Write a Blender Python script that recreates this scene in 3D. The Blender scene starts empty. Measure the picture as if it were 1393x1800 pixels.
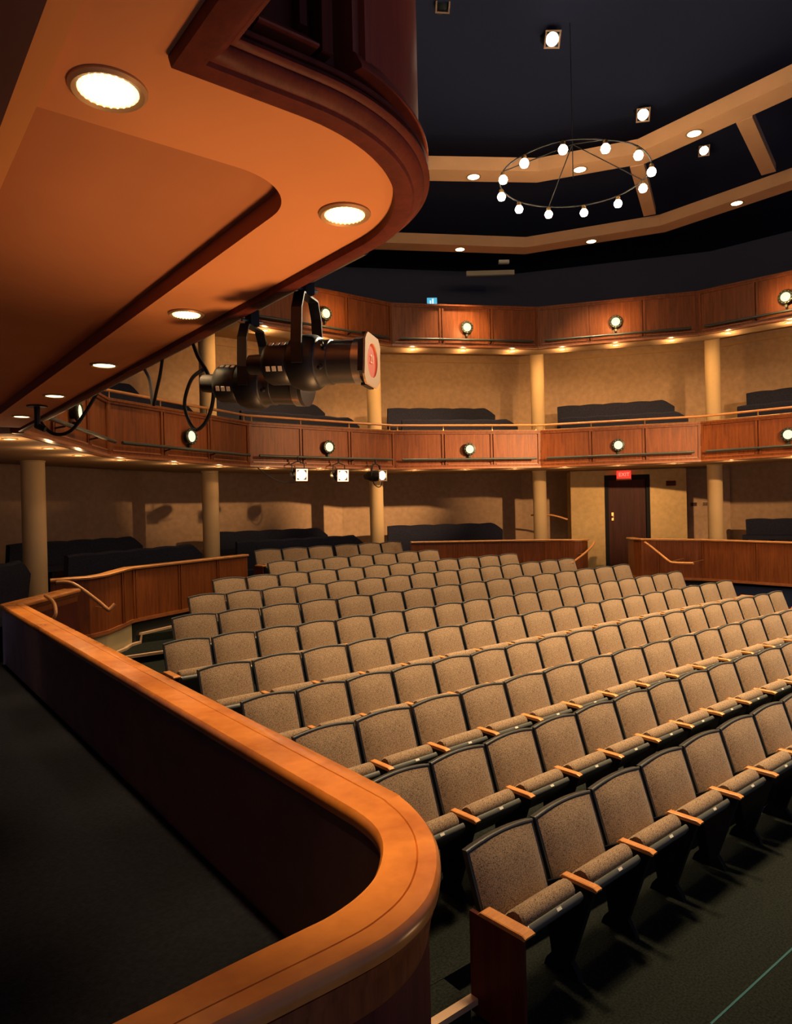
import bpy, bmesh, math, random
from mathutils import Vector, Matrix
from math import sin, cos, pi, radians as rad, atan2, hypot, sqrt
random.seed(7)
sc = bpy.context.scene
COL = sc.collection
H = 2.815                                   # lens height above the front-row floor

# ------------------------------------------------------------------ materials
M = {}
def nodes_of(name):
    m = bpy.data.materials.new(name); m.use_nodes = True
    nt = m.node_tree
    b = nt.nodes['Principled BSDF']
    return m, nt, b
def plain(name, col, rough=.5, metal=0., spec=.5, noise=None, bump=None, coat=0.):
    """noise=(scale, amount)  bump=(scale, strength)"""
    m, nt, b = nodes_of(name)
    b.inputs['Base Color'].default_value = (*col, 1)
    b.inputs['Roughness'].default_value = rough
    b.inputs['Metallic'].default_value = metal
    b.inputs['Specular IOR Level'].default_value = spec
    b.inputs['Coat Weight'].default_value = coat
    tc = nt.nodes.new('ShaderNodeTexCoord')
    if noise:
        n = nt.nodes.new('ShaderNodeTexNoise'); n.inputs['Scale'].default_value = noise[0]; n.inputs['Detail'].default_value = 5
        nt.links.new(tc.outputs['Object'], n.inputs['Vector'])
        r = nt.nodes.new('ShaderNodeValToRGB')
        a = noise[1]
        r.color_ramp.elements[0].position = .3; r.color_ramp.elements[1].position = .7
        r.color_ramp.elements[0].color = (*[c*(1-a) for c in col], 1); r.color_ramp.elements[1].color = (*[c*(1+a) for c in col], 1)
        nt.links.new(n.outputs['Fac'], r.inputs['Fac']); nt.links.new(r.outputs['Color'], b.inputs['Base Color'])
    if bump:
        n2 = nt.nodes.new('ShaderNodeTexNoise'); n2.inputs['Scale'].default_value = bump[0]; n2.inputs['Detail'].default_value = 3
        nt.links.new(tc.outputs['Object'], n2.inputs['Vector'])
        bp = nt.nodes.new('ShaderNodeBump'); bp.inputs['Strength'].default_value = bump[1]; bp.inputs['Distance'].default_value = .01
        nt.links.new(n2.outputs['Fac'], bp.inputs['Height']); nt.links.new(bp.outputs['Normal'], b.inputs['Normal'])
    M[name] = m
    return m
def wood(name, dark, light, scl, rough=.35, coat=.2, spec=.5, fine=.35):
    m, nt, b = nodes_of(name)
    tc = nt.nodes.new('ShaderNodeTexCoord'); mp = nt.nodes.new('ShaderNodeMapping')
    mp.inputs['Scale'].default_value = scl
    nt.links.new(tc.outputs['Object'], mp.inputs['Vector'])
    n = nt.nodes.new('ShaderNodeTexNoise'); n.inputs['Scale'].default_value = 1.; n.inputs['Detail'].default_value = 6; n.inputs['Distortion'].default_value = .6
    n2 = nt.nodes.new('ShaderNodeTexNoise'); n2.inputs['Scale'].default_value = 7.; n2.inputs['Detail'].default_value = 4
    nt.links.new(mp.outputs['Vector'], n.inputs['Vector']); nt.links.new(mp.outputs['Vector'], n2.inputs['Vector'])
    mx = nt.nodes.new('ShaderNodeMix'); mx.data_type = 'FLOAT'; mx.inputs[0].default_value = fine
    nt.links.new(n.outputs['Fac'], mx.inputs[2]); nt.links.new(n2.outputs['Fac'], mx.inputs[3])
    r = nt.nodes.new('ShaderNodeValToRGB'); r.color_ramp.elements[0].position = .32; r.color_ramp.elements[1].position = .68
    r.color_ramp.elements[0].color = (*dark, 1); r.color_ramp.elements[1].color = (*light, 1)
    nt.links.new(mx.outputs[0], r.inputs['Fac']); nt.links.new(r.outputs['Color'], b.inputs['Base Color'])
    b.inputs['Roughness'].default_value = rough; b.inputs['Coat Weight'].default_value = coat; b.inputs['Coat Roughness'].default_value = .25
    b.inputs['Specular IOR Level'].default_value = spec
    M[name] = m
def fabric(name, c1, c2, scale):
    m, nt, b = nodes_of(name)
    tc = nt.nodes.new('ShaderNodeTexCoord')
    v = nt.nodes.new('ShaderNodeTexNoise'); v.inputs['Scale'].default_value = scale; v.inputs['Detail'].default_value = 2; v.inputs['Distortion'].default_value = 1.2
    nt.links.new(tc.outputs['Object'], v.inputs['Vector'])
    r = nt.nodes.new('ShaderNodeValToRGB'); r.color_ramp.elements[0].position = .40; r.color_ramp.elements[1].position = .52
    r.color_ramp.elements[0].color = (*c1, 1); r.color_ramp.elements[1].color = (*c2, 1)
    nt.links.new(v.outputs['Fac'], r.inputs['Fac']); nt.links.new(r.outputs['Color'], b.inputs['Base Color'])
    bp = nt.nodes.new('ShaderNodeBump'); bp.inputs['Strength'].default_value = .25; bp.inputs['Distance'].default_value = .004
    nt.links.new(v.outputs['Fac'], bp.inputs['Height']); nt.links.new(bp.outputs['Normal'], b.inputs['Normal'])
    b.inputs['Roughness'].default_value = .9; b.inputs['Specular IOR Level'].default_value = .2
    b.inputs['Sheen Weight'].default_value = .15
    M[name] = m
def glow(name, col, strength):
    m, nt, b = nodes_of(name)
    b.inputs['Base Color'].default_value = (0, 0, 0, 1)
    b.inputs['Emission Color'].default_value = (*col, 1); b.inputs['Emission Strength'].default_value = strength
    M[name] = m
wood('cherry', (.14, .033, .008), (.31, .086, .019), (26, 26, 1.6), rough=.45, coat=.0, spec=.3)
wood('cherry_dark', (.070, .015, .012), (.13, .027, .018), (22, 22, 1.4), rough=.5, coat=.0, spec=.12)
wood('cherry_bead', (.30, .09, .028), (.45, .15, .045), (9, 9, 9), rough=.35)
wood('rail_wood', (.46, .14, .026), (.80, .31, .06), (3.5, 3.5, 3.5), rough=.27, coat=.35, fine=.22)
wood('arm_wood', (.55, .20, .05), (.80, .34, .10), (6, 22, 6), rough=.3, coat=.3)
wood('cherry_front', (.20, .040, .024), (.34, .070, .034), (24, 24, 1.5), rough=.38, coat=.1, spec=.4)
wood('door_wood', (.03, .008, .006), (.07, .017, .010), (18, 18, 1.2), rough=.55, coat=0, spec=.15)
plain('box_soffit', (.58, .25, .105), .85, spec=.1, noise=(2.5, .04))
plain('coffer', (.36, .150, .070), .85, spec=.1, noise=(2.0, .06))  # darker than the soffit paint; the recess's shade is put into the colour
plain('strip_paint', (.68, .30, .10), .8, spec=.1)
plain('tan_soffit', (.50, .32, .17), .85, spec=.1, noise=(3, .05))
plain('tan_wall', (.48, .32, .20), .95, spec=.05, noise=(9, .10))
plain('door_wall', (.62, .43, .20), .95, spec=.05, noise=(9, .10))
plain('column_paint', (.62, .44, .23), .7, spec=.2, noise=(3, .03))
plain('ring_paint', (.62, .36, .19), .8, spec=.1, noise=(2, .05))
plain('navy_black', (.022, .030, .066), .9, spec=.05)
plain('navy_wall', (.11, .115, .17), .9, spec=.05)
plain('header_dark', (.090, .042, .036), .7, spec=.2, noise=(3, .1))
plain('box_lining', (.26, .17, .17), .85, spec=.1, noise=(6, .12))
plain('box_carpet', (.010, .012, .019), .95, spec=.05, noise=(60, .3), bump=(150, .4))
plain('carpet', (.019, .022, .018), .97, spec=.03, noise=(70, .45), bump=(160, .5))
plain('nosing', (.62, .40, .24), .6, noise=(8, .06))
plain('cream_skirting', (.60, .49, .26), .7, noise=(4, .05))
plain('black_plastic', (.020, .022, .022), .38, spec=.5)
plain('trim_plastic', (.10, .105, .090), .42, spec=.5)
plain('black_metal', (.009, .010, .012), .45, spec=.45)
plain('black_metal_matte', (.010, .010, .012), .7, spec=.15)
plain('barrel_paint', (.03, .03, .028), .42, spec=1.0, coat=.5)
plain('pipe_metal', (.075, .085, .070), .38, metal=.35)
plain('black_fabric', (.026, .028, .046), .95, spec=.05, noise=(50, .3))
plain('brass', (.85, .52, .20), .28, metal=.9)
plain('handrail_wood', (.62, .27, .085), .3, noise=(10, .12), coat=.3)
plain('light_trim', (.42, .26, .13), .45, metal=.3)
plain('dark_ring', (.035, .045, .030), .4, metal=.5)
plain('plate_white', (.78, .74, .62), .5)
plain('steel', (.55, .53, .48), .3, metal=.9)
glow('gel_red', (1, .085, .022), .62)  # emission put in for the gel's lit look; no lamp burns behind it
plain('gel_frame', (.56, .36, .20), .5, metal=.2)
plain('label_white', (.85, .68, .45), .6)
plain('cable_grey', (.36, .32, .25), .5)
plain('pale_board', (.40, .37, .28), .9)
plain('tape_teal', (.015, .11, .12), .7)
fabric('seat_fabric', (.045, .031, .025), (.44, .295, .170), 230.)
glow('lamp_warm', (1, .80, .45), 9)
glow('lamp_amber', (1, .60, .22), 7)
glow('lamp_bead', (1, .66, .26), 3.2)
glow('lamp_bull', (1, .90, .58), 1.25)
glow('lamp_bull_rim', (.86, .80, .42), .75)
glow('lamp_stage', (1, .90, .72), 12)
glow('lamp_stage_amber', (1, .50, .28), 3.0)
glow('exit_red', (1, .055, .03), 1.0)
glow('exit_letters', (1, .34, .22), 1.2)
glow('screen_cyan', (.10, .55, .80), .9)
glow('screen_white', (.75, .95, 1.), 1.1)

# ------------------------------------------------------------------ mesh helpers
def link(name, me, mat, parent=None, smooth=False):
    o = bpy.data.objects.new(name, me); COL.objects.link(o)
    if mat: me.materials.append(M[mat])
    if parent: o.parent = parent
    if smooth:
        for p in me.polygons: p.use_smooth = True
        try: me.set_sharp_from_angle(angle=rad(42))
        except Exception: pass
    return o
class MB:
    def __init__(s): s.bm = bmesh.new()
    def poly(s, pts):
        vs = [s.bm.verts.new(p) for p in pts]; return s.bm.faces.new(vs)
    def box(s, a, b, mtx=None):
        x0, y0, z0 = a; x1, y1, z1 = b
        P = [Vector(q) for q in ((x0,y0,z0),(x1,y0,z0),(x1,y1,z0),(x0,y1,z0),(x0,y0,z1),(x1,y0,z1),(x1,y1,z1),(x0,y1,z1))]
        if mtx: P = [mtx @ q for q in P]
        v = [s.bm.verts.new(q) for q in P]
        for f in ((3,2,1,0),(4,5,6,7),(0,1,5,4),(1,2,6,5),(2,3,7,6),(3,0,4,7)): s.bm.faces.new([v[i] for i in f])
        return s
    def prism(s, poly, z0, z1):
        n = len(poly)
        a = [s.bm.verts.new((p[0], p[1], z0)) for p in poly]; b = [s.bm.verts.new((p[0], p[1], z1)) for p in poly]
        s.bm.faces.new(a[::-1]); s.bm.faces.new(b)
        for i in range(n): s.bm.faces.new((a[i], a[(i+1) % n], b[(i+1) % n], b[i]))
        return s
    def loft(s, rings, closed=True, caps=True):
        R = [[s.bm.verts.new(p) for p in r] for r in rings]
        m = len(R[0])
        for i in range(len(R)-1):
            for j in range(m if closed else m-1):
                k = (j+1) % m
                s.bm.faces.new((R[i][j], R[i][k], R[i+1][k], R[i+1][j]))
        if caps and closed:
            s.bm.faces.new(R[0][::-1]); s.bm.faces.new(R[-1])
        return s
    def tube(s, pts, r, seg=10, caps=True):
        pts = [Vector(p) for p in pts]
        rings = []; up = None
        for i, p in enumerate(pts):
            t = (pts[min(i+1, len(pts)-1)] - pts[max(i-1, 0)]).normalized()
            if up is None: up = Vector((0,0,1)) if abs(t.z) < .9 else Vector((1,0,0))
            up = (up - t*up.dot(t)).normalized(); w = t.cross(up)
            rr = r[i] if isinstance(r, (list, tuple)) else r
            rings.append([p + (up*cos(2*pi*k/seg) + w*sin(2*pi*k/seg))*rr for k in range(seg)])
        return s.loft(rings, True, caps)
    def lathe(s, prof, seg=24, mtx=None, cap0=True, cap1=True):
        """prof: [(r, z)] about local z"""
        rings = []
        for r, z in prof:
            ring = [Vector((max(r, 1e-4)*cos(2*pi*k/seg), max(r, 1e-4)*sin(2*pi*k/seg), z)) for k in range(seg)]
            if mtx: ring = [mtx @ q for q in ring]
            rings.append(ring)
        R = [[s.bm.verts.new(p) for p in r] for r in rings]
        for i in range(len(R)-1):
            for j in range(seg):
                k = (j+1) % seg
                s.bm.faces.new((R[i][j], R[i][k], R[i+1][k], R[i+1][j]))
        if cap0: s.bm.faces.new(R[0][::-1])
        if cap1: s.bm.faces.new(R[-1])
        return s
    def mesh(s, name):
        bmesh.ops.recalc_face_normals(s.bm, faces=s.bm.faces)
        me = bpy.data.meshes.new(name); s.bm.to_mesh(me); s.bm.free(); return me
    def build(s, name, mat, parent=None, smooth=False):
        return link(name, s.mesh(name), mat, parent, smooth)
def offset(path, o):
    """offset a 2D polyline to its left by o (mitred)"""
    n = len(path); out = []
    for i in range(n):
        ds = []
        if i > 0: ds.append((Vector(path[i]) - Vector(path[i-1])).normalized())
        if i < n-1: ds.append((Vector(path[i+1]) - Vector(path[i])).normalized())
        ns = [Vector((-d.y, d.x)) for d in ds]
        m = ns[0].copy() if len(ns) == 1 else (ns[0] + ns[1]).normalized()
        out.append(Vector(path[i]) + m*(o/max(.3, m.dot(ns[0]))))
    return out
def sweep(mb, path, prof, closed=True):
    """prof: [(left offset, z)] swept along the 2D path"""
    offs = [offset(path, o) for o, z in prof]
    rings = [[(offs[j][i].x, offs[j][i].y, prof[j][1]) for j in range(len(prof))] for i in range(len(path))]
    mb.loft(rings, closed, closed)
    return mb
def arc(c, r, a0, a1, n):
    return [(c[0]+r*cos(a0+(a1-a0)*i/n), c[1]+r*sin(a0+(a1-a0)*i/n)) for i in range(n+1)]
def catmull(P, n=6):
    P = [Vector(p) for p in P]; out = []
    for i in range(len(P)-1):
        p0, p1, p2, p3 = P[max(i-1, 0)], P[i], P[i+1], P[min(i+2, len(P)-1)]
        for k in range(n):
            t = k/n
            out.append(.5*((2*p1) + (p2-p0)*t + (2*p0-5*p1+4*p2-p3)*t*t + (3*p1-p0-3*p2+p3)*t**3))
    out.append(P[-1]); return out
def tag(o, label=None, cat=None, group=None, kind=None):
    if label: o['label'] = label
    if cat: o['category'] = cat
    if group: o['group'] = group
    if kind: o['kind'] = kind
    return o
def thing(name, label, cat, loc=(0,0,0), rz=0, group=None):
    o = bpy.data.objects.new(name, None); COL.objects.link(o); o.empty_display_size = .1
    o.location = loc; o.rotation_euler = (0, 0, rz)
    return tag(o, label, cat, group)
def struct(mb, name, mat, smooth=False):
    return tag(mb.build(name, mat, None, smooth), kind='structure')
def copy_tree(o, parent=None):
    c = o.copy(); COL.objects.link(c)
    if parent: c.parent = parent
    for ch in list(o.children): copy_tree(ch, c)
    return c
ORD = ['zeroth','first','second','third','fourth','fifth','sixth','seventh','eighth','ninth','tenth','eleventh','twelfth','thirteenth','fourteenth','fifteenth','sixteenth','seventeenth','eighteenth','nineteenth','twentieth']
def spot(loc, aim, power, angle, col=(1,.62,.30), size=.06, blend=.6):
    l = bpy.data.lights.new('spot', 'SPOT'); l.energy = power; l.color = col; l.spot_size = rad(angle); l.spot_blend = blend; l.shadow_soft_size = size
    o = bpy.data.objects.new('lamp_light', l); COL.objects.link(o); o.location = loc
    o.rotation_euler = (Vector(aim)-Vector(loc)).to_track_quat('-Z', 'Y').to_euler(); return o
def point(loc, power, col=(1,.66,.34), size=.05):
    l = bpy.data.lights.new('point', 'POINT'); l.energy = power; l.color = col; l.shadow_soft_size = size
    o = bpy.data.objects.new('lamp_light', l); COL.objects.link(o); o.location = loc; return o
def aim_matrix(loc, d):
    """local +z looks along d, local y roughly up"""
    q = Vector(d).to_track_quat('Z', 'Y'); return Matrix.Translation(Vector(loc)) @ q.to_matrix().to_4x4()
def text_mesh(s, size, depth=.001):
    cu = bpy.data.curves.new('lettering', 'FONT'); cu.body = s; cu.size = size; cu.extrude = depth; cu.align_x = 'CENTER'; cu.align_y = 'CENTER'
    o = bpy.data.objects.new('lettering', cu); COL.objects.link(o)
    dg = bpy.context.evaluated_depsgraph_get()
    me = bpy.data.meshes.new_from_object(o.evaluated_get(dg)); bpy.data.objects.remove(o); return me

# ------------------------------------------------------------------ plan of the house (metres; u along the rows, v away from the stage)
Z_ = (1.33, 7.75); A_ = (2.906, 10.446); B_ = (5.881, 12.014); C_ = (9.340, 12.014); D_ = (12.315, 10.446); E_ = (14.290, 7.724); F_ = (14.874, 4.412); G_ = (14.90, 1.1)
PATH = [Z_, A_, B_, C_, D_, E_, F_, G_]
SPL = {0: (0, .30, .71, 1)}                # panel splits; the rest are thirds
def splits(i): return SPL.get(i, (0, 1/3, 2/3, 1))
LO_B, LO_T = .8276+H, 1.671+H
UP_B, UP_T = 3.525+H, 4.458+H
FACET_LO = ['leftmost facet beside the box', 'facet left of the rear centre', 'rear centre facet', 'bright facet right of the rear centre', 'facet above the exit door', 'facet at the right edge', 'hidden']
FACET_UP = ['hidden left facet', 'facet mostly hidden by the hanging spotlights', 'rear centre facet', 'facet below the cyan monitor', 'facet straight above the exit door', 'facet at the right edge', 'hidden']

def balcony_front(i, zb, zt, label):
    P0, P1 = Vector(PATH[i]), Vector(PATH[i+1]); L = (P1-P0).length
    ang = atan2(P1.y-P0.y, P1.x-P0.x)
    t = thing('balcony_parapet', label, 'balcony front', (P0.x, P0.y, zb), ang, 'panelled balcony fronts')
    h = zt-zb; s = [q*L for q in splits(i)]
    # local x along the facet, local y outward (away from the hall); the hall face is y = 0
    fr = MB(); g = .004
    fr.box((g, .045, 0), (L-g, .10, h))
    fr.box((g, -.012, h-.075), (L-g, .045, h-.035)); fr.box((g, 0, .035), (L-g, .045, .085))
    for k, q in enumerate(s):
        a, b = (q-.055, q-.012), (q+.012, q+.055)
        if k > 0: fr.box((a[0], -.006, .085), (a[1]+ (0 if k < 3 else .008), .045, h-.075))
        if k < 3: fr.box((b[0]-(0 if k > 0 else .008), -.006, .085), (b[1], .045, h-.075))
    fr.build('frame', 'cherry', t)
    gr = MB(); gr.box((g, -.03, h-.035), (L-g, .13, h)); gr.build('top_cap', 'cherry', t)
    b = MB(); b.box((g, -.022, 0), (L-g, .045, .035))
    for k in range(3): b.box((s[k]+.075, -.010, .085), (s[k+1]-.075, .02, .103))
    b.build('bottom_bead', 'cherry_bead', t)
    for k in range(3):
        p = MB(); p.box((s[k]+.055, .018, .085), (s[k+1]-.055, .05, h-.075)); p.build('panel', 'cherry', t)
    return t
for i in range(6): balcony_front(i, LO_B, LO_T, 'cherry-wood balcony front of the middle tier, ' + FACET_LO[i])
for i in range(1, 6): balcony_front(i, UP_B, UP_T, 'cherry-wood balcony front of the upper tier, ' + FACET_UP[i])

# tier floors with their soffits
mb = MB(); sweep(mb, PATH, [(.11, LO_B-.005), (2.0, LO_B-.005), (2.0, LO_B+.10), (3.9, LO_B+.10), (3.9, LO_B+.34), (.11, LO_B+.34)]); struct(mb, 'ceiling_lower_tier', 'tan_soffit')
mb = MB(); sweep(mb, PATH, [(.11, UP_B-.005), (.62, UP_B-.005), (.62, UP_B+.58), (3.9, UP_B+.58), (3.9, UP_B+.70), (.11, UP_B+.70)]); struct(mb, 'ceiling_middle_tier', 'tan_soffit')
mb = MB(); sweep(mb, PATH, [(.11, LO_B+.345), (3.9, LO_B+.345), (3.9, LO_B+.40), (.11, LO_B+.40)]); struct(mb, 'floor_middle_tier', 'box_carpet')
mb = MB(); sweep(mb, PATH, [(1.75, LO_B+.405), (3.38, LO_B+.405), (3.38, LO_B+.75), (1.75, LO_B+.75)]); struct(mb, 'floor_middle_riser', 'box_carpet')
# rear walls of the tiers
RW = 3.4
mb = MB(); sweep(mb, PATH, [(RW, 0), (RW+.12, 0), (RW+.12, LO_B+.098), (RW, LO_B+.098)]); struct(mb, 'wall_rear_lower', 'tan_wall')
mb = MB(); sweep(mb, PATH, [(RW, LO_B+.42), (RW+.12, LO_B+.42), (RW+.12, UP_B+.575), (RW, UP_B+.575)]); struct(mb, 'wall_rear_middle', 'tan_wall')
mb = MB(); sweep(mb, PATH, [(RW-.03, UP_B+.37), (RW-.001, UP_B+.37), (RW-.001, UP_B+.43), (RW-.03, UP_B+.43)]); struct(mb, 'trim_middle_cornice', 'tan_soffit')
mb = MB(); sweep(mb, PATH, [(RW, UP_B+.71), (RW+.12, UP_B+.71), (RW+.12, 9.2), (RW, 9.2)]); struct(mb, 'wall_rear_upper', 'navy_wall')
mb = MB(); mb.box((-2.5, -3.2, 9.2), (19, 17, 9.4)); struct(mb, 'ceiling_house', 'navy_black')

# bullseye lamps on the fronts
def bullseye(i, zc, label, glowing):
    P0, P1 = Vector(PATH[i]), Vector(PATH[i+1]); s = splits(i); f = (s[1]+s[2])/2
    d = (P1-P0).normalized(); n = Vector((d.y, -d.x)); p = P0 + (P1-P0)*f
    loc = (p.x + n.x*0.0, p.y + n.y*0.0, zc)
    t = thing('bullseye_lamp', label, 'wall lamp', loc, atan2(n.y, n.x)-pi/2, 'round lamps on the balcony fronts')
    mt = Matrix.Rotation(-pi/2, 4, 'X')     # lathe axis +z -> +y (out of the front)
    MB().lathe([(.085, -.016), (.085, .03), (.125, .05), (.138, .075), (.132, .09), (.098, .098), (.092, .080), (.05, .078), (.05, .0)], 28, mt).build('housing', 'dark_ring', t, True)
    MB().lathe([(.090, .081), (.088, .086), (.04, .096), (.001, .099)], 24, mt).build('lens', 'lamp_bull', t, True)
    st = MB()
    for k in range(12):
        a = 2*pi*k/12
        st.lathe([(.008, 0), (.008, .012), (.004, .016)], 6, mt @ Matrix.Translation((.119*cos(a), .119*sin(a), .088)))
    st.build('rim_studs', 'steel', t)
    MB().box((-.02, .0, -.20), (.02, .05, -.12)).build('mounting_stem', 'dark_ring', t)
    q = p + n*.50
    spot((q.x, q.y, zc-.02), (p.x + d.x*.1, p.y + d.y*.1, zc-.06), glowing, 140, (1, .58, .22), .05, .9)
for i in range(6): bullseye(i, 1.253+H, 'round bright bullseye lamp on the middle-tier ' + FACET_LO[i], 2.0)
for i in range(1, 6): bullseye(i, 3.95+H, 'round bright bullseye lamp on the upper-tier ' + FACET_UP[i], 24.)

# lighting pipes along the fronts
def pipe(i, z, label, a=.04, b=.96, up=False):
    Q = offset(PATH, -.12); P0, P1 = Q[i], Q[i+1]
    t = thing('lighting_pipe', label, 'lighting pipe', (0, 0, 0), 0, 'dark pipes along the balcony fronts')
    p, q = P0.lerp(P1, a), P0.lerp(P1, b)
    MB().tube([(p.x, p.y, z), (q.x, q.y, z)], .026, 12).build('pipe', 'pipe_metal', t, True)
    d = (P1-P0).normalized(); n = Vector((d.y, -d.x))
    for f in (splits(i)[1], splits(i)[2]):
        c = P0.lerp(P1, f)
        MB().tube([(c.x, c.y, z-.026), (c.x-n.x*.12, c.y-n.y*.12, z-.05)], .012, 8).build('bracket', 'black_metal', t)
for i in range(6): pipe(i, 1.03+H, 'dark horizontal pipe across the middle-tier ' + FACET_LO[i], *((.06, .98) if i == 0 else (.035, .965)))
for i in range(1, 6): pipe(i, 3.66+H, 'dark horizontal pipe across the upper-tier ' + FACET_UP[i])

# brass-and-wood handrail on the middle tier
t = thing('balcony_handrail', 'slim wooden handrail on brass posts running along the middle-tier fronts', 'handrail')
Q = offset(PATH, .05)
MB().tube([(q.x, q.y, LO_T+.125) for q in Q[1:]], .024, 10).build('rail', 'handrail_wood', t, True)
MB().tube([(q.x, q.y, LO_T+.012) for q in Q[1:]], .011, 8).build('lower_rail', 'brass', t, True)
for i in range(1, 6):
    P0, P1 = Q[i], Q[i+1]
    for f in (.028, 1/3, 2/3, .972):
        c = P0.lerp(P1, f)
        MB().lathe([(.013, 0), (.013, .10), (.019, .11), (.019, .125)], 8, Matrix.Translation((c.x, c.y, LO_T))).build('post', 'brass', t, True)

# columns, in both tiers
COLS = [(2.12, 11.55), (5.687, 13.414), (9.802, 13.353), (13.361, 11.388), (15.70, 8.17)]
CL = ['leftmost cream round column below the middle tier, rising behind the box end', 'cream round column left of the back row of seats', 'cream round column behind the right end of the back row', 'cream round column left of the exit door', 'cream round column right of the exit door']
CU = ['', 'cream round column on the middle tier, behind the hanging spotlights', 'cream round column on the middle tier right of the red gel', 'cream round column on the middle tier, second from the right', 'rightmost cream round column on the middle tier']
for k, (cx, cy) in enumerate(COLS):
    zf = 1.05
    o = MB().lathe([(.165, zf), (.165, LO_B-.03), (.175, LO_B-.025), (.175, LO_B-.006)], 32, Matrix.Translation((cx, cy, 0))).build('column', 'column_paint', None, True)
    tag(o, CL[k], 'column', 'round columns')
    if k:
        o = MB().lathe([(.165, LO_B+.40), (.165, UP_B+.55), (.18, UP_B+.555), (.18, UP_B+.575)], 32, Matrix.Translation((cx, cy, 0))).build('column', 'column_paint', None, True)
        tag(o, CU[k], 'column', 'round columns')

# rows of dark seats on the tiers: one long mass per bay
def dark_row(i, a, b, o0, zfloor, top, label):
    P0, P1 = Vector(PATH[i]), Vector(PATH[i+1]); d = (P1-P0); L = d.length; d = d.normalized(); n = Vector((-d.y, d.x))
    p = P0 + d*(a*L) + n*o0
    t = thing('tier_seat_row', label, 'row of seats', (p.x, p.y, zfloor), atan2(d.y, d.x), 'dark seat rows on the tiers')
    W = (b-a)*L; h = top-zfloor; n_ = max(2, round(W/.56))
    mb = MB()
    rings = []
    for k in range(n_*6+1):
        x = W*k/(n_*6); q = (k % 6)/6; bump = .018*sin(pi*q)
        sl = .16*max(0, (x-(W-.25))/.25)
        zt = h + bump - sl
        rings.append([(x, .06, .36), (x, .0, zt-.03), (x, .03, zt), (x, .10, zt), (x, .15, .36)])
    mb.loft(rings); mb.build('back', 'black_fabric', t, True)
    MB().box((0, -.28, .36), (W, .055, .46)).build('seat', 'black_fabric', t)
    b_ = MB()
    for k in range(n_+1): b_.box((W*k/n_-.02 if k else 0, -.26, 0), (W*k/n_+.02 if k < n_ else W, .14, .355))
    b_.build('standards', 'black_metal_matte', t)
MF = LO_B+.40; MR = LO_B+.75
BAY = ['', 'left of the second column', 'between the second and third columns', 'between the third and fourth columns', 'between the fourth and fifth columns', 'at the right edge']
for i in range(1, 6):
    dark_row(i, .08, .92, 2.35, MR, 2.50+H, 'raised row of black seats on the middle tier, bay ' + BAY[i])
    dark_row(i, .12, .97, 1.15, MF, 2.06+H, 'front row of black seats behind the middle-tier rail, bay ' + BAY[i])
LR = 1.17+.35
mb = MB(); sweep(mb, PATH[:4]+[(10.2, 11.56)], [(1.75, 1.172), (3.38, 1.172), (3.38, LR), (1.75, LR)]); struct(mb, 'floor_lower_riser', 'box_carpet')
mb = MB(); sweep(mb, PATH[5:], [(1.75, 1.06), (3.38, 1.06), (3.38, LR), (1.75, LR)]); struct(mb, 'floor_lower_riser_right', 'box_carpet')
for i, (a, b) in {0: (.2, .97), 1: (.05, .90), 2: (.06, .92)}.items():
    dark_row(i, a, b, 2.35, LR, -.46+H, 'raised row of black seats under the middle tier, bay ' + (BAY[i] or 'behind the leftmost column'))
    dark_row(i, a, .96, 1.05, 1.17, -.62+H, 'lower row of black seats under the middle tier, bay ' + (BAY[i] or 'behind the leftmost column'))
dark_row(3, .06, .96, 2.35, 1.17, -.47+H, 'row of black seats under the middle tier between third and fourth columns')
dark_row(5, .06, .9, 2.35, LR, -.47+H, 'row of black seats under the middle tier at the right edge')

# ------------------------------------------------------------------ downlights
def downlight(loc, label, r, mats, group, beads=0):
    t = thing('downlight', label, 'downlight', loc, 0, group)
    MB().lathe([(r*1.32, .004), (r*1.32, -.004), (r*1.20, -.010), (r*1.02, -.006), (r*1.02, .004)], 32).build('trim_ring', 'light_trim', t, True)
    MB().lathe([(r, .001), (r, -.003), (.001, -.004)], 28).build('lens', mats, t, True)
    if beads:
        mb = MB()
        for k in range(beads):
            a = 2*pi*k/beads
            mb.lathe([(.0045, 0), (.0045, -.004), (.002, -.007)], 8, Matrix.Translation((r*.93*cos(a), r*.93*sin(a), -.002)))
        mb.build('reflector_beads', 'lamp_bead', t)
    return t
def tier_lights(facets, o, z, word, power, wash=0):
    Q = offset(PATH, o); n = 0; tot = [(i, (splits(i)[k]+splits(i)[k+1])/2) for i in facets for k in range(3)]
    for i, f in tot:
        n += 1
        c = Q[i].lerp(Q[i+1], f)
        downlight((c.x, c.y, z), 'small round downlight in the soffit of the %s tier, %s from the left' % (word, ORD[n]), .062, 'lamp_amber', 'soffit downlights of the %s tier' % word)
        point((c.x, c.y, z-.13), power, (1, .60, .28), .03)
        if wash:                                            # spot added beside the fitting to brighten the wall behind
            d_ = Q[i+1]-Q[i]; n_ = Vector((-d_.y, d_.x)).normalized()
            spot((c.x, c.y, z-.10), (c.x+n_.x*3.1, c.y+n_.y*3.1, z-1.6), wash*(.45 if i == 5 else 1), 118, (1, .54, .18), .05, 1.0)
tier_lights(range(0, 6), .30, LO_B-.006, 'middle', 4)
tier_lights(range(2, 6), .28, UP_B-.006, 'upper', 8, 85)

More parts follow.
